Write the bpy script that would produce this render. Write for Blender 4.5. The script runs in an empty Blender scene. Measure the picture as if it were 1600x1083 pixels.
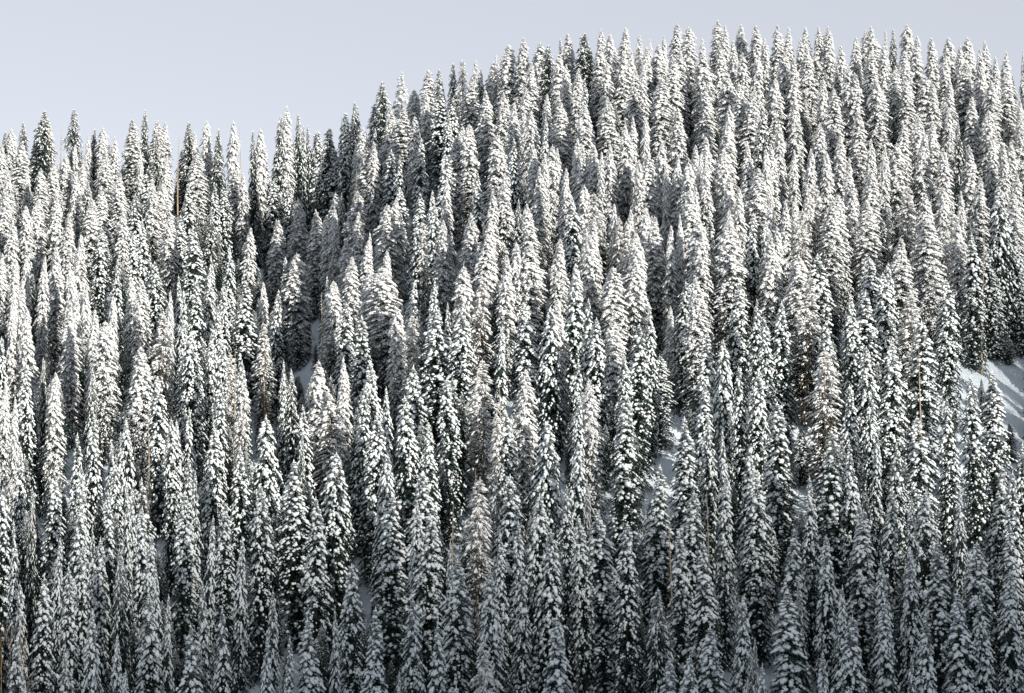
import bpy, math, random
import numpy as np
from mathutils import Vector, Matrix, Euler

# ------------------------------------------------------------------ camera, sky, sun
scene = bpy.context.scene
F = 3420.0                    # focal length in photo pixels (photo 1600 x 1083)
PITCH = math.radians(3.0)
camd = bpy.data.cameras.new('camera')
cam = bpy.data.objects.new('camera', camd)
scene.collection.objects.link(cam)
scene.camera = cam
camd.sensor_width = 36.0
camd.lens = 36.0 * F / 1600.0
camd.clip_start = 1.0
camd.clip_end = 12000.0
cam.location = (0, 0, 0)
cam.rotation_euler = (math.radians(90) + PITCH, 0, 0)

SUN_AZ = math.radians(44)     # towards +x from the direction behind the camera
SUN_EL = math.radians(20)
SUN_DIR = Vector((math.sin(SUN_AZ) * math.cos(SUN_EL), -math.cos(SUN_AZ) * math.cos(SUN_EL), math.sin(SUN_EL)))

world = bpy.data.worlds.new('World')
scene.world = world
world.use_nodes = True
wn = world.node_tree
wn.nodes.clear()
w_out = wn.nodes.new('ShaderNodeOutputWorld')
w_bg = wn.nodes.new('ShaderNodeBackground')
w_sky = wn.nodes.new('ShaderNodeTexSky')
w_sky.sky_type = 'NISHITA'
w_sky.sun_disc = False
w_sky.sun_elevation = SUN_EL
w_sky.sun_rotation = math.pi - SUN_AZ
w_sky.altitude = 2500
w_sky.air_density = 1.0
w_sky.dust_density = 1.0
w_sky.ozone_density = 1.5
w_hs = wn.nodes.new('ShaderNodeHueSaturation')
w_hs.inputs['Saturation'].default_value = 0.30
w_hs.inputs['Value'].default_value = 1.0
w_bg.inputs['Strength'].default_value = 0.1
wn.links.new(w_sky.outputs[0], w_hs.inputs['Color'])
w_mix = wn.nodes.new('ShaderNodeMix'); w_mix.data_type = 'RGBA'      # a thin, even veil of high haze over the blue
w_mix.inputs[0].default_value = 0.60
w_mix.inputs[7].default_value = (4.85, 5.05, 5.65, 1)
wn.links.new(w_hs.outputs[0], w_mix.inputs[6])
wn.links.new(w_mix.outputs[2], w_bg.inputs['Color'])
wn.links.new(w_bg.outputs[0], w_out.inputs[0])

sund = bpy.data.lights.new('sun', 'SUN')
sund.energy = 4.6
sund.angle = math.radians(0.53)
sund.color = (1.0, 0.93, 0.86)
sun = bpy.data.objects.new('sun', sund)
scene.collection.objects.link(sun)
sun.rotation_euler = SUN_DIR.to_track_quat('Z', 'Y').to_euler()
sun.location = SUN_DIR * 500

vs = scene.view_settings
vs.view_transform = 'Standard'
vs.look = 'None'
vs.gamma = 1.0
vs.exposure = 0.47
vs.use_curve_mapping = False
scene.cycles.max_bounces = 5
scene.cycles.diffuse_bounces = 2
scene.cycles.glossy_bounces = 2
scene.cycles.transmission_bounces = 1

rng = np.random.default_rng(7)
random.seed(7)

# ------------------------------------------------------------------ helpers
def link(o):
    scene.collection.objects.link(o)
    return o

def make_mesh(name, V, Fc, smooth=True):
    V = np.asarray(V, dtype=np.float32).reshape(-1, 3)
    Fc = np.asarray(Fc, dtype=np.int32)
    k = Fc.shape[1]
    me = bpy.data.meshes.new(name)
    me.vertices.add(len(V)); me.vertices.foreach_set('co', V.ravel())
    me.loops.add(Fc.size); me.loops.foreach_set('vertex_index', Fc.ravel())
    me.polygons.add(len(Fc)); me.polygons.foreach_set('loop_start', np.arange(0, Fc.size, k, dtype=np.int32))
    me.polygons.foreach_set('use_smooth', np.full(len(Fc), smooth, dtype=bool))
    me.update(calc_edges=True)
    return me

class Geo:
    def __init__(s): s.V = []; s.T = []; s.n = 0
    def add(s, V, T):
        V = np.asarray(V, float).reshape(-1, 3); T = np.asarray(T, int).reshape(-1, 3)
        s.V.append(V); s.T.append(T + s.n); s.n += len(V)
    def mesh(s, name, smooth=True):
        return make_mesh(name, np.concatenate(s.V), np.concatenate(s.T), smooth)

def tube(g, pts, rad, sides=6):
    pts = [np.array(p, float) for p in pts]
    rings = []
    for i, p in enumerate(pts):
        d = pts[min(i + 1, len(pts) - 1)] - pts[max(i - 1, 0)]
        d /= (np.linalg.norm(d) + 1e-9)
        a = np.cross(d, [0.31, 0.95, 0.05]); a /= np.linalg.norm(a)
        b = np.cross(d, a)
        for k in range(sides):
            t = 2 * math.pi * k / sides
            rings.append(p + rad[i] * (math.cos(t) * a + math.sin(t) * b))
    T = []
    n = len(pts)
    for i in range(n - 1):
        for k in range(sides):
            k2 = (k + 1) % sides
            a0, b0, c0, d0 = i*sides+k, i*sides+k2, (i+1)*sides+k2, (i+1)*sides+k
            T += [(a0, b0, c0), (a0, c0, d0)]
    rings.append(pts[-1]); rings.append(pts[0])
    for k in range(sides):
        T.append(((n-1)*sides+k, (n-1)*sides+(k+1) % sides, n*sides))
        T.append(((k+1) % sides, k, n*sides+1))
    g.add(rings, T)

# ------------------------------------------------------------------ materials
def mat(name):
    m = bpy.data.materials.new(name); m.use_nodes = True
    nt = m.node_tree
    return m, nt, nt.nodes['Principled BSDF']

def N(nt, t, **kw):
    n = nt.nodes.new(t)
    for k, v in kw.items(): setattr(n, k, v)
    return n

def snow_material(name, base, dirt, lo, hi, scale, bump, rough=0.75):
    m, nt, b = mat(name)
    tc = N(nt, 'ShaderNodeTexCoord')
    nz = N(nt, 'ShaderNodeTexNoise'); nz.inputs['Scale'].default_value = scale; nz.inputs['Detail'].default_value = 3
    cr = N(nt, 'ShaderNodeValToRGB')
    cr.color_ramp.elements[0].position = lo; cr.color_ramp.elements[0].color = (*dirt, 1)
    cr.color_ramp.elements[1].position = hi; cr.color_ramp.elements[1].color = (*base, 1)
    bp = N(nt, 'ShaderNodeBump'); bp.inputs['Strength'].default_value = bump; bp.inputs['Distance'].default_value = 0.05
    nt.links.new(tc.outputs['Object'], nz.inputs['Vector'])
    nt.links.new(nz.outputs['Fac'], cr.inputs['Fac'])
    nt.links.new(cr.outputs['Color'], b.inputs['Base Color'])
    nt.links.new(nz.outputs['Fac'], bp.inputs['Height'])
    nt.links.new(bp.outputs['Normal'], b.inputs['Normal'])
    b.inputs['Roughness'].default_value = rough
    b.inputs['Specular IOR Level'].default_value = 0.15
    return m

M_SNOW = snow_material('snow_on_boughs', (0.835, 0.885, 0.872), (0.22, 0.26, 0.24), 0.26, 0.38, 5.0, 0.5)
M_RIME = snow_material('rime_on_twigs', (0.88, 0.90, 0.885), (0.30, 0.33, 0.31), 0.25, 0.40, 7.0, 0.4)

def foliage_material(name, c1, c2, frost, amount):
    m, nt, b = mat(name)
    tc = N(nt, 'ShaderNodeTexCoord')
    nz = N(nt, 'ShaderNodeTexNoise'); nz.inputs['Scale'].default_value = 2.3; nz.inputs['Detail'].default_value = 4
    cr = N(nt, 'ShaderNodeValToRGB')
    e = cr.color_ramp.elements
    e[0].position = 0.35; e[0].color = (*c1, 1)
    e[1].position = 0.60; e[1].color = (*c2, 1)
    nz2 = N(nt, 'ShaderNodeTexNoise'); nz2.inputs['Scale'].default_value = 9.0; nz2.inputs['Detail'].default_value = 2
    mr = N(nt, 'ShaderNodeMapRange'); mr.inputs['From Min'].default_value = 0.80 - amount; mr.inputs['From Max'].default_value = 0.90 - amount
    mx = N(nt, 'ShaderNodeMix', data_type='RGBA')
    mx.inputs[7].default_value = (*frost, 1)
    oi = N(nt, 'ShaderNodeObjectInfo')
    hs = N(nt, 'ShaderNodeHueSaturation')
    mv = N(nt, 'ShaderNodeMapRange'); mv.inputs['To Min'].default_value = 0.7; mv.inputs['To Max'].default_value = 1.2
    L = nt.links.new
    L(tc.outputs['Object'], nz.inputs['Vector']); L(tc.outputs['Object'], nz2.inputs['Vector'])
    L(nz.outputs['Fac'], cr.inputs['Fac']); L(nz2.outputs['Fac'], mr.inputs['Value'])
    if amount > 0:                  # rime gathers towards the wind-swept top; left off below to imitate deepening shade
        sx = N(nt, 'ShaderNodeSeparateXYZ'); zr = N(nt, 'ShaderNodeMapRange')
        zr.inputs['From Min'].default_value = 7; zr.inputs['From Max'].default_value = 19; zr.inputs['To Min'].default_value = -.25; zr.inputs['To Max'].default_value = .34
        ad = N(nt, 'ShaderNodeMath', operation='ADD')
        L(tc.outputs['Object'], sx.inputs[0]); L(sx.outputs['Z'], zr.inputs['Value']); L(nz2.outputs['Fac'], ad.inputs[0]); L(zr.outputs[0], ad.inputs[1]); L(ad.outputs[0], mr.inputs['Value'])
    L(oi.outputs['Random'], mv.inputs['Value']); L(mv.outputs[0], hs.inputs['Value'])
    L(cr.outputs['Color'], hs.inputs['Color']); L(hs.outputs[0], mx.inputs[6]); L(mr.outputs[0], mx.inputs[0])
    L(mx.outputs[2], b.inputs['Base Color'])
    b.inputs['Roughness'].default_value = 0.8
    b.inputs['Specular IOR Level'].default_value = 0.1
    return m

M_FOL = foliage_material('spruce_needles', (0.014, 0.032, 0.030), (0.030, 0.050, 0.040), (0.50, 0.53, 0.52), 0.06)
M_FOLF = foliage_material('rimed_needles', (0.022, 0.044, 0.041), (0.045, 0.065, 0.054), (0.66, 0.67, 0.66), 0.22)
M_FOLT = foliage_material('thin_brownish_needles', (0.07, 0.068, 0.045), (0.14, 0.12, 0.085), (0.62, 0.60, 0.56), 0.25)

m, nt, b = mat('bark')
tc = N(nt, 'ShaderNodeTexCoord'); nz = N(nt, 'ShaderNodeTexNoise'); nz.inputs['Scale'].default_value = 4
mp = N(nt, 'ShaderNodeMapping'); mp.inputs['Scale'].default_value = (6, 6, 0.8)
cr = N(nt, 'ShaderNodeValToRGB')
cr.color_ramp.elements[0].position = 0.3; cr.color_ramp.elements[0].color = (0.05, 0.04, 0.032, 1)
cr.color_ramp.elements[1].position = 0.7; cr.color_ramp.elements[1].color = (0.16, 0.13, 0.10, 1)
nt.links.new(tc.outputs['Object'], mp.inputs[0]); nt.links.new(mp.outputs[0], nz.inputs['Vector'])
nt.links.new(nz.outputs['Fac'], cr.inputs[0]); nt.links.new(cr.outputs[0], b.inputs['Base Color'])
b.inputs['Roughness'].default_value = 0.9
M_BARK = m
m, nt, b = mat('weathered_dead_wood')
tc = N(nt, 'ShaderNodeTexCoord'); nz = N(nt, 'ShaderNodeTexNoise'); nz.inputs['Scale'].default_value = 3
mp = N(nt, 'ShaderNodeMapping'); mp.inputs['Scale'].default_value = (5, 5, 0.6)
cr = N(nt, 'ShaderNodeValToRGB')
cr.color_ramp.elements[0].position = 0.3; cr.color_ramp.elements[0].color = (0.26, 0.20, 0.14, 1)
cr.color_ramp.elements[1].position = 0.7; cr.color_ramp.elements[1].color = (0.50, 0.41, 0.30, 1)
nt.links.new(tc.outputs['Object'], mp.inputs[0]); nt.links.new(mp.outputs[0], nz.inputs['Vector'])
nt.links.new(nz.outputs['Fac'], cr.inputs[0]); nt.links.new(cr.outputs[0], b.inputs['Base Color'])
b.inputs['Roughness'].default_value = 0.85
M_DEAD = m

m, nt, b = mat('snow_ground')
tc = N(nt, 'ShaderNodeTexCoord')
n1 = N(nt, 'ShaderNodeTexNoise'); n1.inputs['Scale'].default_value = 0.35; n1.inputs['Detail'].default_value = 6
n2 = N(nt, 'ShaderNodeTexNoise'); n2.inputs['Scale'].default_value = 2.5; n2.inputs['Detail'].default_value = 3
cr = N(nt, 'ShaderNodeValToRGB')
cr.color_ramp.elements[0].position = 0.28; cr.color_ramp.elements[0].color = (0.62, 0.72, 0.77, 1)
cr.color_ramp.elements[1].position = 0.6; cr.color_ramp.elements[1].color = (0.72, 0.80, 0.84, 1)
ad = N(nt, 'ShaderNodeMath', operation='ADD')
bp = N(nt, 'ShaderNodeBump'); bp.inputs['Strength'].default_value = 0.7; bp.inputs['Distance'].default_value = 0.25
L = nt.links.new
L(tc.outputs['Object'], n1.inputs['Vector']); L(tc.outputs['Object'], n2.inputs['Vector'])
L(n1.outputs['Fac'], cr.inputs[0]); L(cr.outputs[0], b.inputs['Base Color'])
L(n1.outputs['Fac'], ad.inputs[0]); L(n2.outputs['Fac'], ad.inputs[1]); L(ad.outputs[0], bp.inputs['Height']); L(bp.outputs[0], b.inputs['Normal'])
b.inputs['Roughness'].default_value = 0.8; b.inputs['Specular IOR Level'].default_value = 0.15
M_GROUND = m

m, nt, b = mat('far_forest')
tc = N(nt, 'ShaderNodeTexCoord')
n1 = N(nt, 'ShaderNodeTexNoise'); n1.inputs['Scale'].default_value = 0.12; n1.inputs['Detail'].default_value = 6
cr = N(nt, 'ShaderNodeValToRGB')
cr.color_ramp.elements[0].position = 0.45; cr.color_ramp.elements[0].color = (0.02, 0.045, 0.065, 1)  # blue of distant haze mixed into the forest colour
cr.color_ramp.elements[1].position = 0.75; cr.color_ramp.elements[1].color = (0.25, 0.31, 0.36, 1)
nt.links.new(tc.outputs['Object'], n1.inputs['Vector']); nt.links.new(n1.outputs['Fac'], cr.inputs[0]); nt.links.new(cr.outputs[0], b.inputs['Base Color'])
b.inputs['Roughness'].default_value = 0.9
M_FAR = m

m, nt, b = mat('tan_twig_bark')
b.inputs['Base Color'].default_value = (0.42, 0.27, 0.14, 1); b.inputs['Roughness'].default_value = 0.7
nz = N(nt, 'ShaderNodeTexNoise'); nz.inputs['Scale'].default_value = 3
cr = N(nt, 'ShaderNodeValToRGB')
cr.color_ramp.elements[0].color = (0.30, 0.19, 0.10, 1); cr.color_ramp.elements[1].color = (0.55, 0.38, 0.22, 1)
nt.links.new(nz.outputs['Fac'], cr.inputs[0]); nt.links.new(cr.outputs[0], b.inputs['Base Color'])
M_TWIG = m

# ------------------------------------------------------------------ terrain
RX = np.array([-2600, -900, 0, 200, 420, 520, 600, 700, 800, 950, 1100, 1250, 1400, 1500, 1600, 1900, 2600, 4200], float)
RY = np.array([330, 340, 345, 338, 378, 360, 315, 270, 236, 212, 200, 205, 212, 225, 255, 270, 300, 330], float)
DX = np.array([-2600, 0, 300, 430, 600, 800, 1100, 1600, 2600], float)
DY = np.array([390, 372, 365, 372, 332, 302, 290, 300, 330], float)
D0 = 180.0
SH = (math.sin(SUN_AZ), -math.cos(SUN_AZ))
CQ = 3000.0
CS = np.array([-4000, -1500, -400, 0, 60, 98, 110, 125, 140, 150, 157, 163, 169, 176, 183, 191, 203, 221, 240, 260, 300, 420, 4000], float)
CH = np.array([-900, -300, 60, 80, 91, 93, 93, 93, 91, 86, 79, 64, 60, 71, 85, 99, 113, 116, 108, 98, 88, 70, -700], float) - 6.0  # crest heights of the added mountain, shaped to set the shade line
Z0 = -(1095 - 720.7) / F * D0

def ground(x, y):
    x = np.asarray(x, float); y = np.asarray(y, float)
    yy = np.maximum(y, 60.0)
    px = 800 + F * np.clip(x / yy, -1.0, 1.0)
    dr = np.interp(px, DX, DY)
    zr = (720.7 - np.interp(px, RX, RY)) / F * dr
    t = (y - D0) / (dr - D0)
    f = np.where(t < 0.82, t * 1.10, 0.902 + 0.098 * (1 - np.clip((1 - t) / 0.18, -9, 1) ** 2))
    f = np.where(t > 1.0, 1.0 - 0.9 * (t - 1.0) ** 1.0 * np.clip((t - 1.0) * 3, 0, 1), f)
    z = Z0 + (zr - Z0) * f
    # gully running down from the notch in the skyline
    pg = 430 + 60 * np.clip(1 - t, 0, 1)
    z = z - 5.0 * np.exp(-((px - pg) / 85.0) ** 2) * np.clip(t * 1.5 - 0.25, 0, 1)
    # small swells
    z = z + 0.9 * np.sin(x * 0.11 + 1.3) * np.cos(y * 0.09 + 0.4) + 0.5 * np.sin(x * 0.27 - y * 0.13)
    # valley in front: falls to a creek, then climbs again on the camera's side
    slope_down = Z0 - (D0 - y) * 0.42
    camside = -2.2 - np.clip(y, -200, 400) * 0.50
    camside = np.where(y < 0, -2.2 - y * 0.30, camside)
    low = np.maximum(np.maximum(slope_down, camside), -52 + 0 * y)
    z = np.where(y < D0, np.where(y > 100, np.maximum(slope_down, -52), low), z)
    z = np.where(y < D0, z + 0.0, z)
    # everything levels off far away
    z = np.clip(z, -52, 120)
    return z

def axis(lo, hi, inner_lo, inner_hi, step, grow=1.13):
    a = list(np.arange(inner_lo, inner_hi + 1e-6, step))
    s = step; v = inner_lo
    left = []
    while v > lo: s *= grow; v -= s; left.append(v)
    s = step; v = a[-1]; right = []
    while v < hi: s *= grow; v += s; right.append(v)
    return np.array(left[::-1] + a + right)

gx = axis(-5000, 5000, -110, 110, 1.6)
gy = axis(-3000, 7000, 120, 400, 1.6)
GX, GY = np.meshgrid(gx, gy)
GZ = ground(GX, GY)
nx, ny = len(gx), len(gy)
ii = (np.arange(ny - 1)[:, None] * nx + np.arange(nx - 1)[None, :]).ravel()
quads = np.stack([ii, ii + 1, ii + nx + 1, ii + nx], 1)
gm = make_mesh('snowy_ground', np.stack([GX.ravel(), GY.ravel(), GZ.ravel()], 1), quads)
gm.materials.append(M_GROUND)
go = link(bpy.data.objects.new('snowy_ground', gm)); go['kind'] = 'structure'

# unseen mountain added behind the camera, its crest shaped to shade the lower slope
ms = np.concatenate([np.arange(-4000, -300, 40.0), np.arange(-300, 500, 3.0), np.arange(500, 4000, 40.0)])
crest = np.interp(ms, CS, CH) + (CQ - 110.0) * math.tan(SUN_EL)
teeth = np.zeros_like(ms)
for _k in range(160):
    c0 = rng.uniform(-300, 500); hh = rng.uniform(5, 18); ww = rng.uniform(3.5, 7)
    teeth = np.maximum(teeth, hh * (1 - np.abs(ms - c0) / ww))
mq = np.array([-1900, -1500, -1100, -700, -400, -170, -70, -20, 0, 20, 70, 170, 500, 1000, 1500, 1900], float)
prof = np.array([1.0, .78, .56, .37, .21, .10, .05, .045, 0, .045, .05, .10, .25, .5, .8, 1.0])
QQ, SS = np.meshgrid(mq, ms)
MZ = (crest - 8)[:, None] * (1 - prof[None]) + (-56) * prof[None] + np.where(np.abs(mq) < .1, 1, 0)[None] * teeth[:, None]
MX = (QQ + CQ) * SH[0] - SS * SH[1]; MY = (QQ + CQ) * SH[1] + SS * SH[0]
ii = (np.arange(len(ms) - 1)[:, None] * len(mq) + np.arange(len(mq) - 1)[None, :]).ravel()
mm = make_mesh('added_shade_mountain', np.stack([MX.ravel(), MY.ravel(), MZ.ravel()], 1), np.stack([ii, ii + 1, ii + len(mq) + 1, ii + len(mq)], 1), False)
mm.materials.append(M_FAR)
mo = link(bpy.data.objects.new('added_shade_mountain', mm)); mo['kind'] = 'structure'

# distant forested hill beyond the crest, on the right
def hill(name, cx, cy, rx, ry, top, base, mt):
    n = 120
    xs = np.linspace(-1, 1, n); X, Y = np.meshgrid(xs, xs)
    R = np.sqrt(X**2 + Y**2)
    Z = base + (top - base) * np.clip(np.cos(np.clip(R, 0, 1) * math.pi) * 0.5 + 0.5, 0, 1)
    Z = Z + rng.random(Z.shape) * 9 * (R < 0.97)
    V = np.stack([cx + X.ravel() * rx, cy + Y.ravel() * ry, Z.ravel()], 1)
    ii = (np.arange(n - 1)[:, None] * n + np.arange(n - 1)[None, :]).ravel()
    me = make_mesh(name, V, np.stack([ii, ii + 1, ii + n + 1, ii + n], 1), False)
    me.materials.append(mt)
    o = link(bpy.data.objects.new(name, me)); o['kind'] = 'structure'
    return o
hill('distant_hill', 640, 1500, 300, 500, 330, -60, M_FAR)

# ------------------------------------------------------------------ tree prototypes (20 m tall, crown about 1.6 m in radius)
_a = np.arange(6) * math.pi / 3
BLOB_V = np.array([(0, 0, 1)] + [(0.72*math.cos(t), 0.72*math.sin(t), 0.66) for t in _a] + [(math.cos(t+.5), math.sin(t+.5), -0.05) for t in _a] + [(0, 0, -0.35)])
BLOB_T = []
for k in range(6):
    k2 = (k + 1) % 6
    BLOB_T += [(0, 1+k, 1+k2), (1+k, 7+k, 1+k2), (1+k2, 7+k, 7+k2), (7+k, 13, 7+k2)]
BLOB_T = np.array(BLOB_T)
OCT_V = np.array([(1, 0, 0), (0, .8, .1), (-1, 0, 0), (0, -.8, .1), (0, 0, 1), (0, 0, -.5)])
OCT_T = np.array([(0, 1, 4), (1, 2, 4), (2, 3, 4), (3, 0, 4), (1, 0, 5), (2, 1, 5), (3, 2, 5), (0, 3, 5)])

def put_shapes(g, TV, TT, C, B, S, jit):
    """C centres (n,3), B bases (n,3,3) rows = axes, S scales (n,3)"""
    n = len(C); k = len(TV)
    P = TV[None] * S[:, None, :]
    P = P * (1 + rng.normal(0, jit, (n, k, 1)))
    W = np.einsum('nki,nij->nkj', P, B) + C[:, None, :]
    T = TT[None] + (np.arange(n) * k)[:, None, None]
    g.add(W.reshape(-1, 3), T.reshape(-1, 3))

def basis(d, up=(0, 0, 1)):
    d = d / np.linalg.norm(d, axis=1, keepdims=True)
    up = np.broadcast_to(np.array(up, float), d.shape)
    s = np.cross(up, d); s /= np.linalg.norm(s, axis=1, keepdims=True) + 1e-9
    u = np.cross(d, s)
    return np.stack([d, s, u], 1)

def trunk_mesh(H, r0, mt, name, lean=0.15):
    g = Geo()
    n = 12
    ph = rng.random() * 6
    pts = [(lean * math.sin(i / n * 3 + ph) - lean * math.sin(ph), lean * math.cos(i / n * 2.3 + ph) - lean * math.cos(ph), H * i / n - (0.8 if i == 0 else 0)) for i in range(n + 1)]
    rad = [r0 * (1 - 0.93 * (i / n)) for i in range(n + 1)]
    tube(g, pts, rad, 7)
    me = g.mesh(name); me.materials.append(mt)
    return me, pts

def conifer(kind, seed):
    """returns trunk, crown and snow meshes of one tree"""
    global rng
    rng = np.random.default_rng(seed)
    H = 20.0; R = 1.60
    P = dict(
        laden=dict(step=.34, nb=6, droop=.32, dr2=.36, shape='blob', nc=9, cw=.125, cl=.14, ch=.11, fol=28, skip=.08, mt=M_FOL, bark=M_BARK, pw=.62, start=.05),
        rimed=dict(step=.29, nb=7, droop=.20, dr2=.34, shape='oct', nc=46, cw=.078, cl=.15, ch=.075, fol=16, skip=.02, mt=M_FOLF, bark=M_BARK, pw=.62, start=.06),
        drooping=dict(step=.34, nb=6, droop=.80, dr2=.45, shape='blob', nc=8, cw=.11, cl=.17, ch=.10, fol=26, skip=.05, mt=M_FOL, bark=M_BARK, pw=.60, start=.05),
        thin=dict(step=.34, nb=5, droop=.25, dr2=.30, shape='oct', nc=15, cw=.09, cl=.25, ch=.08, fol=12, skip=.16, mt=M_FOLT, bark=M_DEAD, pw=.55, start=.05),
        gap_dark=dict(step=.36, nb=5, droop=.55, dr2=.45, shape='oct', nc=1, cw=.07, cl=.17, ch=.06, fol=34, skip=.05, mt=M_FOL, bark=M_BARK, pw=.65, start=.10),  # added dark trees, kept nearly snowless to blacken the gaps
        dark=dict(step=.30, nb=6, droop=.40, dr2=.45, shape='oct', nc=7, cw=.10, cl=.26, ch=.10, fol=26, skip=.05, mt=M_FOL, bark=M_BARK, pw=.70, start=.05),
    )[kind]
    tm, pts = trunk_mesh(H, .21, P['bark'], kind + '_trunk')
    pts = np.array(pts)
    cx = lambda z: np.array([np.interp(z, pts[:, 2], pts[:, 0]), np.interp(z, pts[:, 2], pts[:, 1])])
    load = rng.uniform(.85, 1.25) if kind == 'rimed' else rng.uniform(.62, 1.12)
    sag = [rng.random() * 6.28 for _ in range(6)]
    qs = rng.uniform(.18, .40) if kind == 'rimed' else rng.uniform(.22, .45)
    C, D, S = [], [], []           # snow
    TC, TD, TS = [], [], []        # twigs: start, direction, (len, width)
    z = H * P['start']
    base_az = 0
    while z < H - .12:
        q = (H - z) / H
        r0 = R * min(1.0, (q / qs) ** P['pw'])
        r0 *= 1 + 0.42 * max(0, q - qs) - 0.5 * max(0, (q - .8))
        nb = P['nb'] if q > .12 else max(3, P['nb'] - 2)
        if q < .04: nb = 3
        base_az += 0.7 + rng.random() * .5
        r0 *= rng.uniform(.88, 1.08)
        for j in range(nb):
            if rng.random() < P['skip']: continue
            az = base_az + 2 * math.pi * (j + rng.uniform(-.5, .5)) / nb
            zz = z + rng.uniform(-.5, .5) * P['step'] * min(1, q * 6)
            lump = 1 + .13 * math.sin(az + zz * .9 + sag[0]) + .10 * math.sin(2 * az - zz * 1.7 + sag[1]) + .07 * math.sin(zz * 3.1 + sag[2])
            L = max(.10, r0 * lump * rng.uniform(.78, 1.14))
            if rng.random() < .04: L *= 1.22
            a = np.array([math.cos(az), math.sin(az), 0]); sd = np.array([-a[1], a[0], 0])
            dr = (P['droop'] * min(1, q * 4 + .05) - .25 * max(0, 1 - q * 9)) * rng.uniform(.75, 1.25); d2 = P['dr2'] * rng.uniform(.7, 1.3)
            c = cx(zz); root = np.array([c[0], c[1], zz])
            def pt(s): return root + a * (L * s) + np.array([0, 0, -L * (dr * s + d2 * s * s)])
            def tg(s): return a + np.array([0, 0, -(dr + 2 * d2 * s)])
            fan = .34 * L + .05
            sc = min(1.0, .40 + L / 1.5)
            nc = max(2, int(P['nc'] * (.35 + .65 * L / R) * (max(.22, 1.75 - 2.1 * q) if kind == 'rimed' else max(.18, 1.55 - 1.8 * q)) * load + rng.random()))  # snow also thinned downwards to imitate shade deepening down the tree
            bare = rng.random() < (.10 if kind != 'dark' else .3)
            if not bare:
                ss = rng.uniform(.22, 1.02, nc) ** .8 if P['shape'] == 'oct' else rng.uniform(.42, 1.04, nc)
                if P['shape'] == 'blob' and L > .35 and rng.random() < 1.25 - 1.1 * q:            # one thick joined pad that the small lumps grow out of
                    s0 = rng.uniform(.62, .86); k = sc * math.exp(rng.normal(0, .22))
                    C.append(pt(s0)); D.append(tg(s0)); S.append((P['cl'] * 1.7 * k, P['cw'] * 1.6 * k, P['ch'] * 1.2 * k))
                for s in ss:
                    w = fan * (1.15 - s) * 1.2
                    off = rng.uniform(-1, 1) * w
                    p = pt(s) + sd * off + np.array([0, 0, .05 - .22 * abs(off)])
                    d = tg(s) + sd * (off / (fan + .01)) * .7 + np.array([0, 0, rng.normal(0, .12)])
                    k = sc * math.exp(rng.normal(0, .30))
                    C.append(p); D.append(d); S.append((P['cl'] * k, P['cw'] * k * rng.uniform(.8, 1.2), P['ch'] * k))
            nf = int(P['fol'] * (.4 + .6 * L / R))
            ss = rng.uniform(.05, 1.0, nf)
            for s in ss:
                sg = 1 if rng.random() < .5 else -1
                w = fan * (1.1 - s)
                off = rng.random() * w * sg
                p = pt(s) + sd * off * .7 + np.array([0, 0, -.03])
                d = tg(s) * .9 + sd * sg * rng.uniform(.2, 1.0) + np.array([0, 0, rng.uniform(-.75, .12)])
                TC.append(p); TD.append(d); TS.append((rng.uniform(.22, .42) * (.5 + .5 * sc), rng.uniform(.06, .105)))
        z += P['step'] * rng.uniform(.85, 1.15) * (.55 + .45 * min(1, q * 5))
    # leader
    top = np.array([pts[-1][0], pts[-1][1], H])
    for k in range(5):
        C.append(top + np.array([0, 0, -.12 * k + .05])); D.append(np.array([.15 * rng.normal(), .15 * rng.normal(), 1.0])); S.append((.16, .05 + .012 * k, .05 + .012 * k))
    g = Geo()
    C = np.array(C); D = np.array(D); S = np.array(S)
    B = basis(D)
    if P['shape'] == 'blob':
        put_shapes(g, BLOB_V, BLOB_T, C, B, S, .16)
    else:
        put_shapes(g, OCT_V, OCT_T, C, B, S, .16)
    sm = g.mesh(kind + '_snow'); sm.materials.append(M_SNOW if P['shape'] == 'blob' else M_RIME)
    # twigs: a folded kite each
    TC = np.array(TC); TD = np.array(TD); TS = np.array(TS)
    B = basis(TD, (0.05, 0.02, 1))
    n = len(TC)
    l = TS[:, 0:1]; w = TS[:, 1:2]
    v0 = TC; v1 = TC + B[:, 0] * l * .45 + B[:, 1] * w - B[:, 2] * w * .5; v2 = TC + B[:, 0] * l; v3 = TC + B[:, 0] * l * .4 - B[:, 1] * w - B[:, 2] * w * .5
    V = np.stack([v0, v1, v2, v3], 1).reshape(-1, 3)
    T = (np.array([(0, 1, 2), (0, 2, 3)])[None] + (np.arange(n) * 4)[:, None, None]).reshape(-1, 3)
    g = Geo(); g.add(V, T)
    fm = g.mesh(kind + '_crown', False); fm.materials.append(P['mt'])
    return tm, fm, sm

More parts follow.
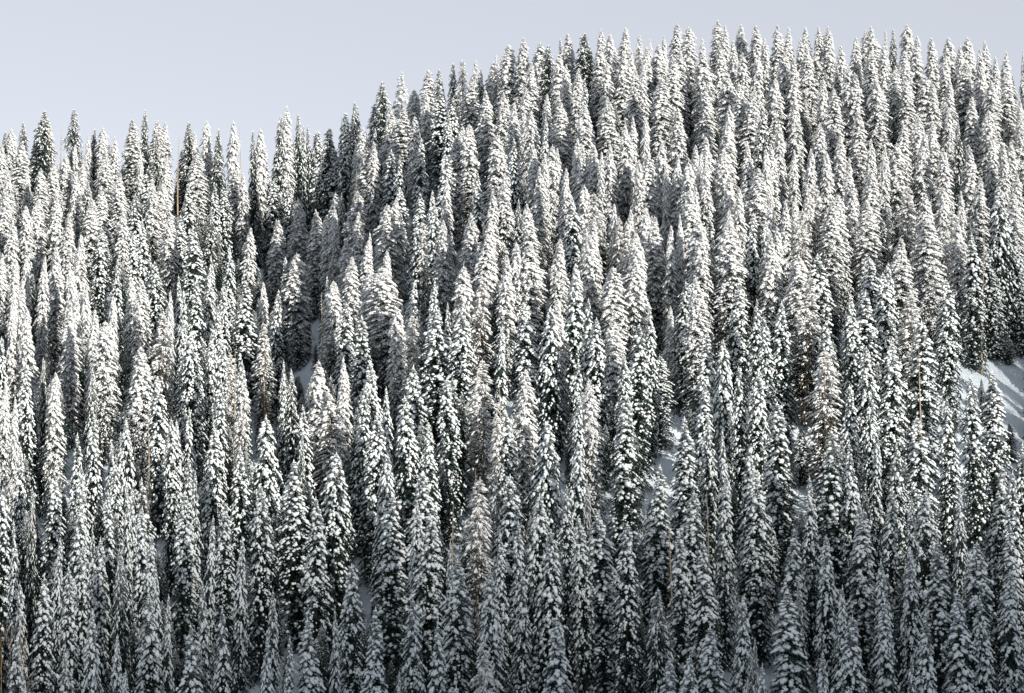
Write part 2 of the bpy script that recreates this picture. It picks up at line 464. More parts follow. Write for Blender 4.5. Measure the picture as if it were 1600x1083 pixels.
def snag(seed):
    global rng
    rng = np.random.default_rng(seed)
    H = 20.0
    tm, pts = trunk_mesh(H, .17, M_DEAD, 'dead_trunk', .25)
    pts = np.array(pts)
    g = Geo(); gs = Geo(); C, D, S = [], [], []
    for k in range(70):
        z = H * rng.uniform(.25, .985)
        q = (H - z) / H
        az = rng.random() * 6.28; L = (.18 + 1.1 * q) * rng.uniform(.3, 1.1)
        c = np.array([np.interp(z, pts[:, 2], pts[:, 0]), np.interp(z, pts[:, 2], pts[:, 1]), z])
        a = np.array([math.cos(az), math.sin(az), rng.uniform(-.5, .1)])
        p1 = c + a * L * .5; p2 = c + a * L + np.array([0, 0, -.08 * L])
        tube(g, [c, p1, p2], [.028, .018, .006], 3)
        for s in (.35, .7):
            if rng.random() < .5:
                C.append(c + a * L * s + np.array([0, 0, .03])); D.append(a); S.append((.13, .035, .035))
    bm_ = g.mesh('dead_branches', False); bm_.materials.append(M_DEAD)
    put_shapes(gs, OCT_V, OCT_T, np.array(C), basis(np.array(D)), np.array(S), .1)
    sm = gs.mesh('dead_snow'); sm.materials.append(M_RIME)
    return tm, bm_, sm

KINDS = {'l': 'laden', 'f': 'rimed', 'd': 'drooping', 't': 'thin', 'k': 'dark', 'e': 'gap_dark'}
COUNT = {'l': 8, 'f': 7, 'd': 3, 't': 3, 'k': 3, 'e': 2}
PROTO = {}
for k, n in COUNT.items():
    PROTO[k] = [conifer(KINDS[k], 100 + ord(k) * 10 + i) for i in range(n)]
PROTO['s'] = [snag(900 + i) for i in range(3)]
rng = np.random.default_rng(77)

# ------------------------------------------------------------------ the trees of the photograph: where each tip stands (photo pixel), crown width there, kind
TIPS = [
    (462,575,28,'k'), (480,632,28,'l'), (1266,742,28,'l'), (1250,905,26,'k'), (172,690,24,'l'), (905,560,26,'l'),
    (62,172,30,'k'), (115,170,24,'k'), (38,190,18,'k'), (77,188,20,'f'), (8,205,20,'k'), (19,200,18,'f'), (147,200,22,'k'), (162,198,18,'f'), (207,186,30,'f'),
    (227,170,18,'k'), (248,187,26,'f'), (260,190,22,'f'), (179,212,18,'f'), (98,200,10,'s'), (292,190,24,'k'), (279,205,18,'s'), (323,187,18,'f'), (341,200,22,'k'),
    (363,188,18,'f'), (385,192,8,'s'), (397,204,18,'k'), (305,205,20,'f'), (32,220,26,'f'), (64,262,26,'f'), (82,252,24,'f'), (105,240,22,'f'), (118,268,20,'f'),
    (129,250,18,'f'), (135,280,18,'k'), (143,310,28,'f'), (165,235,28,'f'), (161,290,26,'f'), (185,270,26,'f'), (214,303,26,'l'), (232,258,26,'l'), (240,280,26,'f'),
    (257,285,26,'f'), (264,331,24,'f'), (280,335,24,'l'), (296,286,22,'l'), (328,325,22,'k'), (336,290,20,'l'), (348,292,24,'l'), (370,260,26,'f'), (382,270,18,'f'),
    (310,240,28,'f'), (306,352,34,'l'), (383,355,24,'f'), (358,385,18,'l'), (14,262,20,'f'), (4,225,18,'f'), (5,300,24,'f'), (18,345,20,'f'), (60,310,24,'f'),
    (90,300,24,'f'), (106,335,24,'f'), (225,345,24,'l'), (210,362,22,'l'), (155,355,24,'l'), (125,365,20,'f'), (45,320,20,'f'), (190,325,22,'f'), (405,200,20,'f'),
    (446,165,26,'f'), (438,180,22,'k'), (465,178,22,'k'), (475,195,14,'k'), (483,195,16,'k'), (493,204,16,'k'), (500,205,24,'l'), (513,199,34,'k'), (536,178,10,'s'),
    (542,175,24,'l'), (555,159,22,'k'), (567,198,20,'f'), (585,159,24,'k'), (600,126,28,'k'), (626,111,24,'t'), (612,165,26,'f'), (649,138,26,'f'), (670,109,30,'f'),
    (664,140,20,'f'), (685,107,20,'k'), (706,98,22,'k'), (722,92,26,'t'), (744,92,18,'t'), (752,105,16,'k'), (769,95,26,'f'), (775,85,16,'t'), (794,68,28,'f'),
    (632,168,38,'f'), (688,139,32,'l'), (701,174,20,'l'), (710,151,24,'l'), (735,121,34,'f'), (762,140,28,'f'), (789,144,30,'f'), (734,192,28,'f'), (772,208,30,'f'),
    (724,196,20,'f'), (709,215,38,'f'), (697,240,26,'l'), (700,275,18,'f'), (646,180,18,'f'), (657,215,24,'l'), (626,242,18,'l'), (611,232,26,'l'), (588,200,18,'l'),
    (575,228,34,'f'), (585,220,20,'f'), (520,235,28,'l'), (485,230,18,'l'), (499,215,28,'l'), (472,217,20,'l'), (442,272,18,'f'), (436,216,22,'l'), (451,282,18,'l'),
    (465,310,26,'f'), (493,326,22,'l'), (406,215,16,'f'), (415,250,20,'l'), (429,282,22,'l'), (555,297,36,'f'), (522,300,22,'f'), (535,300,18,'k'), (617,310,26,'f'),
    (627,292,26,'l'), (654,301,28,'l'), (674,297,20,'l'), (676,319,24,'l'), (749,272,24,'l'), (767,297,24,'f'), (790,269,30,'f'), (554,265,12,'s'), (522,325,18,'f'),
    (736,332,22,'f'), (815,58,28,'f'), (842,65,28,'f'), (859,69,28,'k'), (886,52,28,'f'), (877,59,16,'k'), (914,50,34,'k'), (941,42,22,'f'), (956,52,22,'f'),
    (976,42,24,'f'), (1000,52,18,'t'), (1015,60,12,'f'), (1036,54,16,'f'), (1056,36,26,'f'), (1077,41,26,'f'), (1097,59,18,'f'), (1124,31,30,'f'), (1134,38,20,'f'),
    (1161,37,26,'f'), (1180,39,26,'f'), (1195,58,18,'f'), (984,78,22,'f'), (871,83,24,'f'), (884,100,22,'f'), (902,108,24,'f'), (822,135,26,'f'), (832,95,26,'f'),
    (912,127,20,'l'), (935,73,26,'f'), (947,98,24,'f'), (972,83,28,'f'), (991,108,26,'f'), (1012,72,26,'f'), (1005,98,20,'f'), (1034,120,30,'f'), (1032,68,26,'f'),
    (1052,87,26,'f'), (1065,78,24,'f'), (1085,290,20,'f'), (1097,82,30,'f'), (1134,114,30,'f'), (1125,70,26,'f'), (1145,62,22,'f'), (1157,127,26,'f'), (1172,142,30,'f'),
    (1160,80,26,'f'), (1185,85,20,'f'), (1189,160,22,'l'), (856,145,20,'f'), (880,151,30,'f'), (916,162,26,'f'), (955,150,38,'f'), (991,180,20,'f'), (977,182,12,'k'),
    (1010,182,14,'f'), (1059,167,30,'f'), (1103,135,28,'f'), (1105,212,26,'f'), (806,160,24,'f'), (819,175,16,'f'), (832,172,22,'f'), (851,180,16,'l'), (1141,162,18,'f'),
    (1138,195,28,'f'), (861,225,26,'f'), (870,230,20,'f'), (902,215,22,'f'), (910,225,22,'f'), (930,225,26,'f'), (941,235,16,'f'), (956,225,24,'f'), (980,195,22,'f'),
    (1012,238,28,'f'), (1032,222,22,'f'), (1057,240,22,'f'), (1077,250,26,'f'), (1085,225,22,'f'), (1094,240,22,'f'), (1132,232,26,'f'), (1170,225,24,'f'), (1198,232,16,'f'),
    (886,261,22,'f'), (840,262,24,'f'), (850,240,16,'f'), (834,224,22,'f'), (805,215,22,'l'), (1000,248,22,'f'), (1042,250,14,'f'), (1102,243,22,'f'), (1215,39,26,'f'),
    (1232,42,18,'f'), (1260,41,20,'f'), (1279,41,20,'f'), (1294,40,24,'f'), (1251,58,22,'f'), (1336,57,22,'f'), (1352,45,20,'f'), (1364,40,24,'f'), (1384,45,12,'t'),
    (1396,44,14,'k'), (1415,36,24,'f'), (1432,55,22,'f'), (1455,58,22,'f'), (1484,57,24,'f'), (1510,57,26,'f'), (1500,70,18,'f'), (1541,61,22,'f'), (1530,75,18,'f'),
    (1570,80,22,'f'), (1557,87,18,'f'), (1314,70,24,'f'), (1599,78,10,'f'), (1212,120,26,'f'), (1225,82,24,'f'), (1242,87,24,'f'), (1267,68,26,'f'), (1286,122,18,'f'),
    (1300,137,28,'f'), (1325,105,26,'f'), (1342,112,28,'f'), (1376,125,28,'f'), (1362,78,26,'f'), (1380,70,22,'f'), (1397,102,28,'f'), (1417,120,28,'f'), (1442,117,30,'f'),
    (1415,78,26,'f'), (1459,130,24,'f'), (1482,125,22,'f'), (1475,85,22,'f'), (1510,95,32,'f'), (1545,170,26,'f'), (1537,107,24,'f'), (1575,112,28,'f'), (1552,127,26,'f'),
    (1215,192,22,'f'), (1241,232,20,'f'), (1280,190,28,'f'), (1345,172,28,'f'), (1315,210,26,'f'), (1362,215,20,'f'), (1327,245,18,'f'), (1405,220,28,'f'), (1435,180,26,'f'),
    (1410,192,22,'f'), (1434,207,26,'f'), (1459,187,26,'f'), (1482,167,20,'f'), (1377,227,20,'f'), (1475,230,28,'f'), (1517,228,28,'f'), (1577,220,26,'f'), (1567,225,20,'f'),
    (1292,235,24,'f'), (1205,225,22,'f'), (1265,230,22,'f'), (1550,210,22,'f'), (1595,180,26,'f'), (1310,100,22,'k'), (1245,150,22,'f'), (1520,150,26,'f'), (1495,190,22,'k'),
    (1590,270,26,'f'), (3,395,20,'f'), (25,405,20,'f'), (42,400,14,'f'), (22,447,12,'f'), (36,437,18,'f'), (24,477,22,'f'), (49,480,24,'f'), (66,402,18,'f'),
    (86,386,28,'f'), (110,407,14,'f'), (114,422,14,'f'), (120,455,18,'f'), (130,444,16,'f'), (137,449,16,'f'), (112,485,30,'f'), (147,481,18,'f'), (178,459,16,'f'),
    (164,500,34,'f'), (185,405,18,'l'), (206,432,22,'f'), (217,436,28,'f'), (245,407,26,'l'), (232,395,20,'l'), (267,452,10,'f'), (279,430,14,'l'), (286,452,14,'l'),
    (286,497,18,'l'), (307,437,28,'l'), (326,427,20,'l'), (330,405,18,'l'), (339,477,20,'l'), (349,445,18,'l'), (381,438,36,'l'), (328,520,20,'l'), (346,530,24,'l'),
    (305,520,36,'d'), (215,540,42,'f'), (250,490,34,'t'), (343,592,24,'l'), (248,587,30,'l'), (87,580,28,'f'), (8,595,22,'f'), (25,620,18,'f'), (69,557,18,'k'),
    (45,570,26,'l'), (145,645,28,'l'), (146,575,20,'k'), (380,562,26,'l'), (278,655,20,'l'), (199,652,24,'l'), (2,525,20,'l'), (378,590,22,'t'), (363,550,30,'t'),
    (31,695,22,'l'), (49,760,16,'k'), (119,675,24,'l'), (128,725,30,'l'), (110,787,32,'l'), (133,760,28,'l'), (181,712,28,'l'), (198,657,28,'d'), (200,755,16,'l'),
    (210,762,22,'l'), (232,745,36,'l'), (225,790,32,'l'), (88,735,36,'l'), (294,712,22,'l'), (307,735,20,'l'), (293,770,38,'l'), (322,805,20,'l'), (350,785,34,'l'),
    (375,696,34,'l'), (375,840,22,'l'), (2,760,34,'l'), (144,820,14,'l'), (156,837,14,'l'), (89,840,14,'l'), (330,665,30,'l'), (25,810,12,'l'), (268,652,22,'l'),
    (295,636,20,'l'), (175,765,28,'l'), (42,908,20,'l'), (158,840,28,'l'), (195,855,26,'k'), (225,835,28,'l'), (246,885,22,'l'), (262,928,20,'l'), (240,925,42,'l'),
    (147,953,30,'l'), (185,990,18,'l'), (198,1045,18,'l'), (310,973,44,'l'), (352,948,32,'l'), (62,898,38,'l'), (112,883,30,'l'), (30,993,32,'l'), (322,908,24,'l'),
    (100,1003,20,'l'), (125,850,30,'l'), (428,343,26,'f'), (467,395,36,'f'), (411,440,18,'f'), (430,452,22,'l'), (446,400,14,'l'), (494,330,28,'f'), (512,335,18,'f'),
    (524,332,16,'f'), (512,430,14,'l'), (523,437,32,'f'), (510,440,14,'l'), (560,330,28,'f'), (543,372,26,'f'), (552,400,34,'f'), (575,375,26,'f'), (577,362,12,'f'),
    (575,420,30,'f'), (602,417,50,'f'), (612,318,34,'f'), (605,390,24,'f'), (650,347,22,'l'), (666,345,22,'t'), (692,343,32,'f'), (736,337,34,'f'), (766,340,28,'f'),
    (786,397,30,'f'), (680,437,26,'l'), (722,413,34,'f'), (748,428,32,'t'), (701,472,16,'l'), (685,482,42,'l'), (719,480,36,'l'), (646,440,28,'l'), (645,490,30,'t'),
    (620,478,28,'f'), (569,492,36,'l'), (539,556,24,'f'), (533,472,30,'l'), (502,455,10,'s'), (445,562,16,'l'), (415,502,32,'t'), (780,507,20,'l'), (754,560,44,'t'),
    (706,590,32,'l'), (647,570,42,'l'), (498,562,40,'f'), (575,565,30,'l'), (752,365,30,'f'), (752,343,8,'s'), (421,648,42,'d'), (471,672,14,'k'), (466,717,50,'l'),
    (492,775,40,'l'), (522,706,48,'d'), (411,755,34,'l'), (519,608,44,'t'), (597,708,32,'d'), (590,643,36,'l'), (560,600,28,'l'), (583,575,28,'l'), (642,618,46,'d'),
    (675,660,32,'l'), (671,735,46,'l'), (612,770,50,'l'), (650,782,24,'l'), (668,803,44,'l'), (743,728,12,'s'), (711,780,10,'s'), (797,740,44,'l'), (785,643,28,'t'),
    (605,604,20,'l'), (745,745,44,'t'), (548,880,36,'l'), (425,920,20,'l'), (523,950,18,'l'), (706,842,16,'l'), (712,872,46,'l'), (643,933,32,'l'), (772,888,36,'l'),
    (420,993,26,'l'), (590,948,44,'l'), (450,993,26,'l'), (495,963,50,'l'), (712,1070,34,'l'), (626,1048,12,'l'), (762,998,44,'t'), (682,973,36,'l'), (785,830,26,'l'),
    (809,310,22,'k'), (809,377,26,'f'), (836,317,30,'f'), (825,380,40,'f'), (870,372,28,'f'), (894,307,28,'l'), (914,287,24,'f'), (925,300,36,'t'), (926,337,22,'f'),
    (914,355,28,'f'), (925,365,34,'f'), (965,337,24,'t'), (962,317,20,'f'), (980,345,30,'t'), (964,415,38,'f'), (987,325,24,'f'), (994,362,28,'f'), (990,387,34,'f'),
    (1012,327,28,'f'), (1022,337,38,'f'), (1050,350,22,'f'), (1064,332,16,'f'), (1089,340,36,'f'), (1098,357,30,'f'), (1107,330,22,'l'), (1080,295,34,'f'), (1145,345,44,'f'),
    (1138,325,24,'f'), (1175,332,22,'l'), (1197,345,20,'l'), (1156,292,22,'f'), (1137,275,30,'f'), (1182,262,36,'f'), (825,475,36,'l'), (873,465,28,'f'), (860,478,36,'d'),
    (897,430,40,'d'), (897,410,24,'f'), (920,465,24,'l'), (995,505,40,'l'), (1014,475,24,'l'), (1050,477,20,'f'), (1070,440,40,'d'), (1092,432,40,'f'), (1095,520,36,'l'),
    (1150,440,34,'l'), (1132,530,32,'d'), (1180,467,26,'l'), (1197,497,30,'l'), (962,490,40,'f'), (935,495,30,'l'), (819,575,36,'f'), (930,590,36,'f'), (972,615,44,'l'),
    (991,580,26,'l'), (972,543,26,'l'), (1031,555,34,'l'), (1071,650,46,'l'), (1096,597,34,'l'), (1109,645,28,'l'), (1140,622,18,'k'), (1156,572,26,'l'), (1182,575,30,'l'),
    (1026,725,46,'l'), (897,615,24,'l'), (849,657,42,'d'), (900,690,34,'d'), (889,757,30,'l'), (840,770,42,'d'), (916,747,16,'k'), (945,797,48,'l'), (1130,742,30,'l'),
    (1072,765,42,'l'), (1185,732,40,'l'), (802,640,34,'l'), (1135,670,22,'l'), (915,805,30,'l'), (1170,700,36,'l'), (858,827,48,'d'), (860,960,50,'l'), (979,815,38,'l'),
    (1064,828,38,'l'), (1100,845,44,'l'), (1115,975,50,'l'), (1150,928,30,'l'), (1043,1028,38,'l'), (1080,1023,40,'l'), (1195,1036,32,'l'), (1181,995,14,'k'), (815,885,28,'l'),
    (1030,918,44,'k'), (1172,1008,12,'k'), (810,813,28,'l'), (1204,300,20,'f'), (1230,312,28,'f'), (1243,305,20,'f'), (1212,352,20,'f'), (1202,365,34,'f'), (1260,290,22,'t'),
    (1275,285,34,'t'), (1247,325,34,'t'), (1292,312,34,'f'), (1315,302,30,'f'), (1330,285,26,'f'), (1357,312,38,'f'), (1360,270,30,'f'), (1410,290,38,'t'), (1444,302,28,'f'),
    (1464,275,12,'s'), (1475,290,22,'f'), (1487,327,34,'t'), (1497,340,28,'f'), (1500,297,22,'f'), (1525,275,34,'f'), (1564,292,38,'d'), (1588,300,36,'f'), (1250,397,38,'f'),
    (1283,395,40,'l'), (1381,425,32,'l'), (1355,400,34,'l'), (1336,462,30,'l'), (1347,455,44,'l'), (1425,452,46,'t'), (1482,435,32,'l'), (1456,342,44,'f'), (1412,370,44,'f'),
    (1522,365,34,'l'), (1547,385,30,'l'), (1557,425,28,'l'), (1218,470,34,'l'), (1440,500,46,'l'), (1392,535,38,'l'), (1575,520,22,'l'), (1597,420,30,'l'), (1285,502,36,'l'),
    (1255,430,44,'t'), (1385,410,28,'l'), (1590,360,28,'l'), (1531,362,8,'s'), (1210,627,46,'l'), (1293,545,50,'t'), (1331,600,28,'l'), (1360,610,26,'l'), (1360,540,32,'l'),
    (1485,622,32,'l'), (1525,587,36,'l'), (1552,577,46,'l'), (1536,590,12,'k'), (1595,690,32,'l'), (1254,667,26,'l'), (1300,672,50,'l'), (1385,760,30,'l'), (1499,760,22,'l'),
    (1580,660,20,'k'), (1400,690,32,'l'), (1440,650,42,'l'), (1362,680,22,'l'), (1580,735,36,'l'), (1425,778,22,'l'), (1446,765,38,'l'), (1340,785,24,'l'), (1557,725,42,'l'),
    (1335,690,32,'l'), (1290,535,8,'s'), (1437,538,8,'s'), (1231,921,64,'l'), (1237,825,42,'l'), (1292,836,30,'l'), (1307,913,26,'l'), (1328,960,44,'l'), (1286,1015,28,'l'),
    (1385,873,32,'l'), (1388,938,40,'l'), (1419,859,28,'l'), (1463,843,48,'l'), (1504,923,50,'l'), (1525,845,48,'l'), (1343,795,48,'l'), (1580,1073,20,'l'), (1585,890,38,'l'),
    (1580,820,38,'l'), (1425,1023,24,'l'), (1455,955,38,'l'), (1545,930,36,'l'), (1053,780,8,'s'), (1106,765,8,'s'), (234,645,8,'s'), (364,545,8,'s'), (793,590,8,'s'),
    (980,330,8,'s'),
]

def ray(px, py):
    cx = (px - 800) / F; cy = (541.5 - py) / F
    return np.array([cx, math.cos(PITCH) - cy * math.sin(PITCH), math.sin(PITCH) + cy * math.cos(PITCH)])

def project(x, y, z):
    yc = y * math.cos(PITCH) + z * math.sin(PITCH)
    zc = -y * math.sin(PITCH) + z * math.cos(PITCH)
    return 800 + F * x / yc, 541.5 - F * zc / yc, yc

# trees whose foot shows: photo row where they stand
FOOT = {(1031, 555): 700, (1522, 365): 578, (1547, 385): 562, (1557, 425): 560, (1575, 520): 568, (1590, 360): 552, (1597, 420): 556, (991, 580): 672,
        (1070, 440): 640, (1588, 300): 545, (1564, 292): 545, (1050, 477): 640, (1536, 590): 665, (1580, 660): 720, (1140, 622): 730, (1254, 667): 760}
def place(px, py, w, kind):
    if (px, py) in FOOT:
        r = ray(px, FOOT[(px, py)]); ts = np.arange(118, 420, .25); P = r[None] * ts[:, None]
        k = np.nonzero(P[:, 2] - ground(P[:, 0], P[:, 1]) < 0)[0]; i = k[0] if len(k) else 900
        d = P[i, 1]
        return P[i, 0], P[i, 1], (FOOT[(px, py)] - py) * d / F, w * 1.0 / (F / d), kind
    r = ray(px, py)
    ts = np.arange(118, 420, .25)
    P = r[None] * ts[:, None]
    gap = P[:, 2] - ground(P[:, 0], P[:, 1])
    d = 220.0
    for _ in range(4):
        wm = w * (1.02 if kind == 'f' else 1.06) / (F / d)
        h = np.interp(py, [60, 250, 600, 900], [14.0, 14.5, 16.0, 17.0])      # an even-aged stand: hardly taller or shorter than its neighbours
        h *= hj
        k = np.nonzero(gap < h)[0]
        if len(k): i = k[0]
        else: i = int(np.argmin(gap[:1050]))
        d = P[i, 1]
    h = gap[i]
    return P[i, 0], P[i, 1], h, wm, kind

trees = []
for (px, py, w, kind) in TIPS:
    hj = rng.uniform(.97, 1.03)
    x, y, h, wm, kind = place(px, py, w, kind)
    trees.append(dict(x=x, y=y, h=h, w=wm, kind=kind, px=px, py=py, own=True))

# ---- fill: the rest of the forest, never standing up where the photograph shows none
BW, BH = 400, 271
def silhouette(t):
    """rows and half widths on the small buffer"""
    z0 = ground(t['x'], t['y'])
    xt, yt, d = project(t['x'], t['y'], z0 + t['h'])
    xb, yb, _ = project(t['x'], t['y'], z0)
    rows = np.arange(max(0, int(yt / 4)), min(BH, int(yb / 4) + 1))
    q = (rows * 4 + 2 - yt) / max(1, (yb - yt))
    hw = t['w'] * .5 * F / d / 4 * np.clip(q / .3, 0, 1) ** .65
    return rows, xt / 4, hw, d
def paint(t, idx):
    rows, cx, hw, d = silhouette(t)
    for r, h_ in zip(rows, hw):
        a = max(0, int(round(cx - h_))); b_ = min(BW, int(round(cx + h_)) + 1)
        if b_ > a:
            seg = zb[r, a:b_] > d
            zb[r, a:b_][seg] = d; ib[r, a:b_][seg] = idx
zb = np.full((BH, BW), 1e9); ib = np.full((BH, BW), -1, int)
for i, t in enumerate(trees):
    if t['kind'] != 's': paint(t, i)
CLEAR = [(1008, 1065, 645, 765, 4), (1500, 1600, 560, 700, 6), (1240, 1258, 630, 662, 3), (1182, 1198, 985, 1060, 2), (1195, 1215, 1000, 1060, 2), (1494, 1508, 700, 760, 2)]
def covers_clearing(x, y, h, w):
    z0 = ground(x, y); xt, yt, d = project(x, y, z0 + h); xb, yb, _ = project(x, y, z0)
    hw = w * .5 * F / d
    for (a, b_, c, e, _) in CLEAR:
        if xt + hw > a and xt - hw < b_ and yb > c and yt < e: return True
    return False
SKX = np.array([0, 60, 115, 230, 300, 420, 445, 480, 520, 560, 600, 670, 800, 950, 1124, 1300, 1415, 1500, 1600], float)
SKY = np.array([205, 185, 180, 185, 195, 215, 180, 195, 205, 180, 140, 112, 72, 50, 38, 45, 42, 60, 95], float)
occ = {}
def near(x, y, r):
    cx, cy = int(x // 4), int(y // 4)
    for i in range(cx - 1, cx + 2):
        for j in range(cy - 1, cy + 2):
            for (a, b_) in occ.get((i, j), ()):
                if (a - x) ** 2 + (b_ - y) ** 2 < r * r: return True
    return False
for t in trees: occ.setdefault((int(t['x'] // 4), int(t['y'] // 4)), []).append((t['x'], t['y']))
fill = []
cand = 0
while cand < 42000:
    cand += 1
    y = rng.uniform(128, 405); x = rng.uniform(-.36, .40) * y
    if near(x, y, 2.3): continue
    h = rng.uniform(5, 14.5); w = h * rng.uniform(.14, .19)
    ok = False; crest = False; dim = False
    for _try in range(5):
        z0 = float(ground(x, y)); xt, yt, d = project(x, y, z0 + h)
        if xt < -20 or xt > 1620 or yt > 1095:
            hw = w * .5 * F / d
            ok = not (xt < 0 and xt + hw > -2) and not (xt > 1600 and xt - hw < 1602)
            break
        sky = np.interp(xt, SKX, SKY)
        if sky + 14 < yt < sky + 75 and rng.random() < .6 and not near(x, y, 3.0):      # the thickly set crest
            ok = crest = True; w = h * .105
            break
        if yt < sky + 8: break
        if yt > sky + 110 and _try == 0:
            rr = np.arange(max(0, int(yt / 4)), min(BH, int(project(x, y, z0)[1] / 4) + 1)); cc = int(np.clip(xt / 4, 0, BW - 1))
            cols = zb[rr, max(0, cc - 1):cc + 2]
            if len(rr) and ((cols > d) & (cols < 1e8)).mean() < .06 and not covers_clearing(x, y, h, w):
                ok = True; dim = True
                break
        r_, c_ = int(np.clip(yt / 4, 0, BH - 1)), int(np.clip(xt / 4, 0, BW - 1))
        if zb[max(0, r_ - 1):r_ + 3, c_].max() < d - .5:
            ok = not covers_clearing(x, y, h, w)
            break
        h *= .75; w *= .8
    if not ok: continue
    k = ('f' if xt > 850 and yt < sky + 260 and rng.random() < .7 else 'e') if dim else rng.choice(list('fffk')) if crest else rng.choice(list('lfkeeeeeeeee'))  # kind e trees are added as dark backing that blackens the gaps
    t = dict(x=x, y=y, h=h, w=w, kind=str(k), px=xt, py=yt, own=False, dim=dim)
    fill.append(t); occ.setdefault((int(x // 4), int(y // 4)), []).append((x, y))
print('proto faces', sum(len(m_.polygons) for k in PROTO for var in PROTO[k] for m_ in var))
print('tips', len(trees), 'fill', len(fill))

# visible share of each tree -> the 290 that show largest are objects of their own
base = len(trees)
allt = trees + fill
for i, t in enumerate(fill): paint(t, base + i)
vis = np.bincount(ib[ib >= 0].ravel(), minlength=len(allt))
for i, t in enumerate(allt):
    t['vis'] = int(vis[i]) if t['kind'] != 's' else 9999
    t['z'] = float(ground(t['x'], t['y']))
order = sorted([t for t in allt if t['vis'] > 0 and t['own']], key=lambda t: -t['vis'])
own = order[:290] + sorted([t for t in fill if t['dim'] and t['kind'] == 'e' and 120 < t['py'] < 1060], key=lambda t: -t['vis'])[:6]  # includes a few of the added gap-darkening trees
own_ids = set(id(t) for t in own)
rest = [t for t in allt if id(t) not in own_ids]
print('smallest own', own[-1]['vis'], 'fill in own', sum(not t['own'] for t in own), 'rest', len(rest), 'rest visible max', max(t['vis'] for t in rest))

# ------------------------------------------------------------------ words for the labels
ONES = 'zero one two three four five six seven eight nine ten eleven twelve thirteen fourteen fifteen sixteen seventeen eighteen nineteen'.split()
TENS = 'x x twenty thirty forty fifty sixty seventy eighty ninety'.split()
def num(n):
    if n < 20: return ONES[n]
    return TENS[n // 10] + ('-' + ONES[n % 10] if n % 10 else '')
LOOK = {'l': 'snow-laden', 'f': 'white-rimed', 'd': 'drooping', 't': 'thin-crowned', 'k': 'dark-needled', 'e': 'nearly snowless gap-darkening'}
NAME = {'l': 'snowy_spruce', 'f': 'rimed_spruce', 'd': 'drooping_spruce', 't': 'thin_spruce', 'k': 'dark_spruce', 'e': 'dark_spruce', 's': 'dead_tree'}
GROUP = {'l': 'snow-laden spruces of the slope', 'f': 'white-rimed spruces of the slope', 'd': 'drooping spruces of the slope', 't': 'thin spruces of the slope', 'k': 'dark spruces of the slope', 'e': 'dark spruces of the slope', 's': 'bare dead trees of the slope'}
used = set()
def label(t):
    wpx = t['w'] * F / t['y']
    size = 'broad' if t['w'] > 2.9 else ('narrow' if t['w'] < 1.7 else 'slim')
    x = max(0, min(99, round(t['px'] / 16))); y = max(0, min(99, round(t['py'] / 10.83)))
    for dx, dy in ((0, 0), (1, 0), (-1, 0), (0, 1), (0, -1), (1, 1), (-1, -1)):
        xx, yy = max(0, x + dx), max(0, y + dy)
        if (xx, yy) not in used: break
    used.add((xx, yy))
    pos = f'tip {num(xx)} percent across and {num(yy)} percent down the photo'
    if t['kind'] == 's': return f'bare pale dead trunk, {pos}'
    return f"{size} {LOOK[t['kind']]} spruce, {pos}"

# ------------------------------------------------------------------ build the trees
def build_tree(t):
    k = t['kind']
    var = PROTO[k][rng.integers(len(PROTO[k]))]
    e = bpy.data.objects.new(NAME[k], None)
    link(e)
    e.location = (t['x'], t['y'], t['z'] - .15)
    e.empty_display_size = 1
    s = t['w'] / 3.2 * 1.06 if k != 's' else .9
    s = max(.32, min(1.5, s))
    e.scale = (s, s, t['h'] / 20.0)
    e.rotation_euler = (rng.normal(0, .018), rng.normal(0, .018), rng.random() * 6.28)
    e['label'] = label(t); e['category'] = 'dead tree' if k == 's' else 'tree'; e['group'] = GROUP[k]
    for nm, me in zip(('trunk', 'branches' if k == 's' else 'crown', 'snow_cover'), var):
        c = bpy.data.objects.new(nm, me); link(c); c.parent = e
        if k in 'se' and nm != 'trunk': c['kind'] = 'stuff'
    return e
for t in sorted(own, key=lambda t: -t['y']): t['obj'] = build_tree(t)

# ---- the smaller and hidden trees of the slope: one object, the tree meshes set on points by geometry nodes
proto_list = []
for k in 'lfdtke':
    for var in PROTO[k]: proto_list.append((k, var))
proto_of = {}
for o in list(scene.objects):
    if o.type == 'MESH' and o.parent is not None and o.data.name not in proto_of: proto_of[o.data.name] = o
avail = [(i, k, var) for i, (k, var) in enumerate(proto_list) if all(m_.name in proto_of for m_ in var)]
byk = {}
for a in avail: byk.setdefault(a[1], []).append(a)
pm = bpy.data.meshes.new('forest_points')
rest = [t for t in rest if t['kind'] != 's']
pm.from_pydata([(t['x'], t['y'], t['z'] - .15) for t in rest], [], [])
a_i = pm.attributes.new('variant', 'INT', 'POINT'); a_s = pm.attributes.new('size', 'FLOAT_VECTOR', 'POINT'); a_r = pm.attributes.new('turn', 'FLOAT_VECTOR', 'POINT')
for j, t in enumerate(rest):
    pool = byk.get(t['kind']) or avail
    a_i.data[j].value = pool[rng.integers(len(pool))][0]
    s = max(.32, t['w'] / 3.2 * 1.06)
    a_s.data[j].vector = (s, s, t['h'] / 20.0)
    a_r.data[j].vector = (0, 0, rng.random() * 6.28)
forest = link(bpy.data.objects.new('spruce_forest', pm))
forest['kind'] = 'stuff'; forest['label'] = 'remaining spruces and added gap-darkening ones packed between the others on the slope'; forest['category'] = 'forest'
ng = bpy.data.node_groups.new('forest', 'GeometryNodeTree')
ng.interface.new_socket('Geometry', in_out='INPUT', socket_type='NodeSocketGeometry')
ng.interface.new_socket('Geometry', in_out='OUTPUT', socket_type='NodeSocketGeometry')
gi = ng.nodes.new('NodeGroupInput'); gout = ng.nodes.new('NodeGroupOutput')
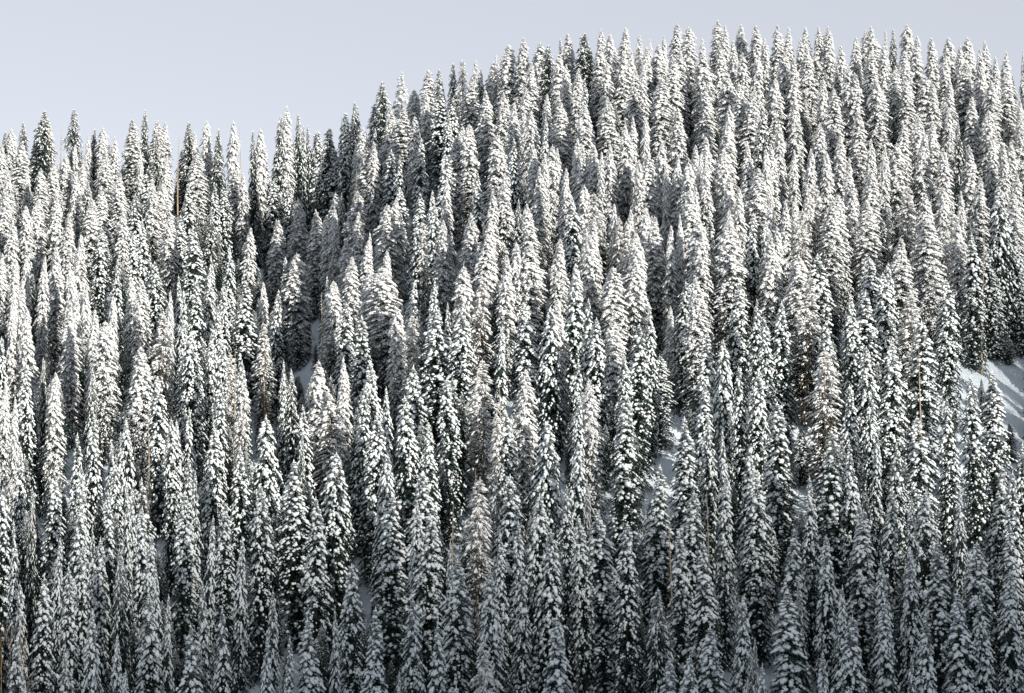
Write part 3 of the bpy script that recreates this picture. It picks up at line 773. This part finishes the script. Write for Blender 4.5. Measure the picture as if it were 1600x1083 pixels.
m2p = ng.nodes.new('GeometryNodeMeshToPoints'); ng.links.new(gi.outputs[0], m2p.inputs['Mesh'])
def attr(nm, ty):
    n = ng.nodes.new('GeometryNodeInputNamedAttribute'); n.data_type = ty; n.inputs['Name'].default_value = nm
    return n
na = attr('variant', 'INT'); nsz = attr('size', 'FLOAT_VECTOR'); nr = attr('turn', 'FLOAT_VECTOR')
e2r = ng.nodes.new('FunctionNodeEulerToRotation'); ng.links.new(nr.outputs[0], e2r.inputs[0])
joinall = ng.nodes.new('GeometryNodeJoinGeometry')
for (i, k, var) in avail:
    j = ng.nodes.new('GeometryNodeJoinGeometry')
    for m_ in var:
        oi = ng.nodes.new('GeometryNodeObjectInfo'); oi.transform_space = 'ORIGINAL'
        oi.inputs['Object'].default_value = proto_of[m_.name]; oi.inputs['As Instance'].default_value = True
        ng.links.new(oi.outputs['Geometry'], j.inputs[0])
    cmpn = ng.nodes.new('FunctionNodeCompare'); cmpn.data_type = 'INT'; cmpn.operation = 'EQUAL'
    ng.links.new(na.outputs[0], cmpn.inputs[2]); cmpn.inputs[3].default_value = i
    iop = ng.nodes.new('GeometryNodeInstanceOnPoints')
    ng.links.new(m2p.outputs[0], iop.inputs['Points']); ng.links.new(cmpn.outputs[0], iop.inputs['Selection'])
    ng.links.new(j.outputs[0], iop.inputs['Instance']); ng.links.new(e2r.outputs[0], iop.inputs['Rotation']); ng.links.new(nsz.outputs[0], iop.inputs['Scale'])
    ng.links.new(iop.outputs[0], joinall.inputs[0])
ng.links.new(joinall.outputs[0], gout.inputs[0])
md = forest.modifiers.new('forest', 'NODES'); md.node_group = ng

# ------------------------------------------------------------------ bare tan shrub at the lower left edge
def bare_shrub(x, y, h, n, lab):
    g = Geo(); g2 = Geo()
    for i in range(n):
        az = rng.random() * 6.28; out = rng.uniform(.15, 1.1)
        hh = h * rng.uniform(.55, 1.0)
        p = [np.array([math.cos(az) * .2 * out, math.sin(az) * .2 * out, -.3])]
        for s in (.25, .5, .75, 1.0):
            p.append(np.array([math.cos(az) * out * (.2 + s * 1.4) + rng.normal(0, .06), math.sin(az) * out * (.2 + s * 1.4) + rng.normal(0, .06), hh * s]))
        tube(g, p, [.07, .06, .05, .035, .012], 5)
        for k in range(7):
            s = rng.uniform(.4, .95); b0 = p[0] * (1 - s) + p[-1] * s
            j = int(s * 4); f_ = s * 4 - j; b0 = p[j] * (1 - f_) + p[min(4, j + 1)] * f_
            a2 = az + rng.normal(0, 1.2); L = rng.uniform(1.0, 2.6)
            tube(g2, [b0, b0 + np.array([math.cos(a2) * .4, math.sin(a2) * .4, .6]) * L * .5, b0 + np.array([math.cos(a2) * .6, math.sin(a2) * .6, 1.3]) * L * .7], [.026, .020, .008], 3)
    e = link(bpy.data.objects.new('bare_shrub', None)); e.location = (x, y, float(ground(x, y)))
    e['label'] = lab; e['category'] = 'shrub'; e['group'] = 'bare tan shrubs at the edge of the forest'
    for nm, gg in (('stems', g), ('twigs', g2)):
        me = gg.mesh(nm); me.materials.append(M_TWIG)
        c = link(bpy.data.objects.new(nm, me)); c.parent = e; c['kind'] = 'stuff'
bare_shrub(-35.8, 158, 18.6, 9, 'tall bare tan shrub cut by the lower left corner of the photo')
bare_shrub(-33.6, 156.5, 15.2, 7, 'smaller bare tan shrub just inside the tall one at the lower left corner')
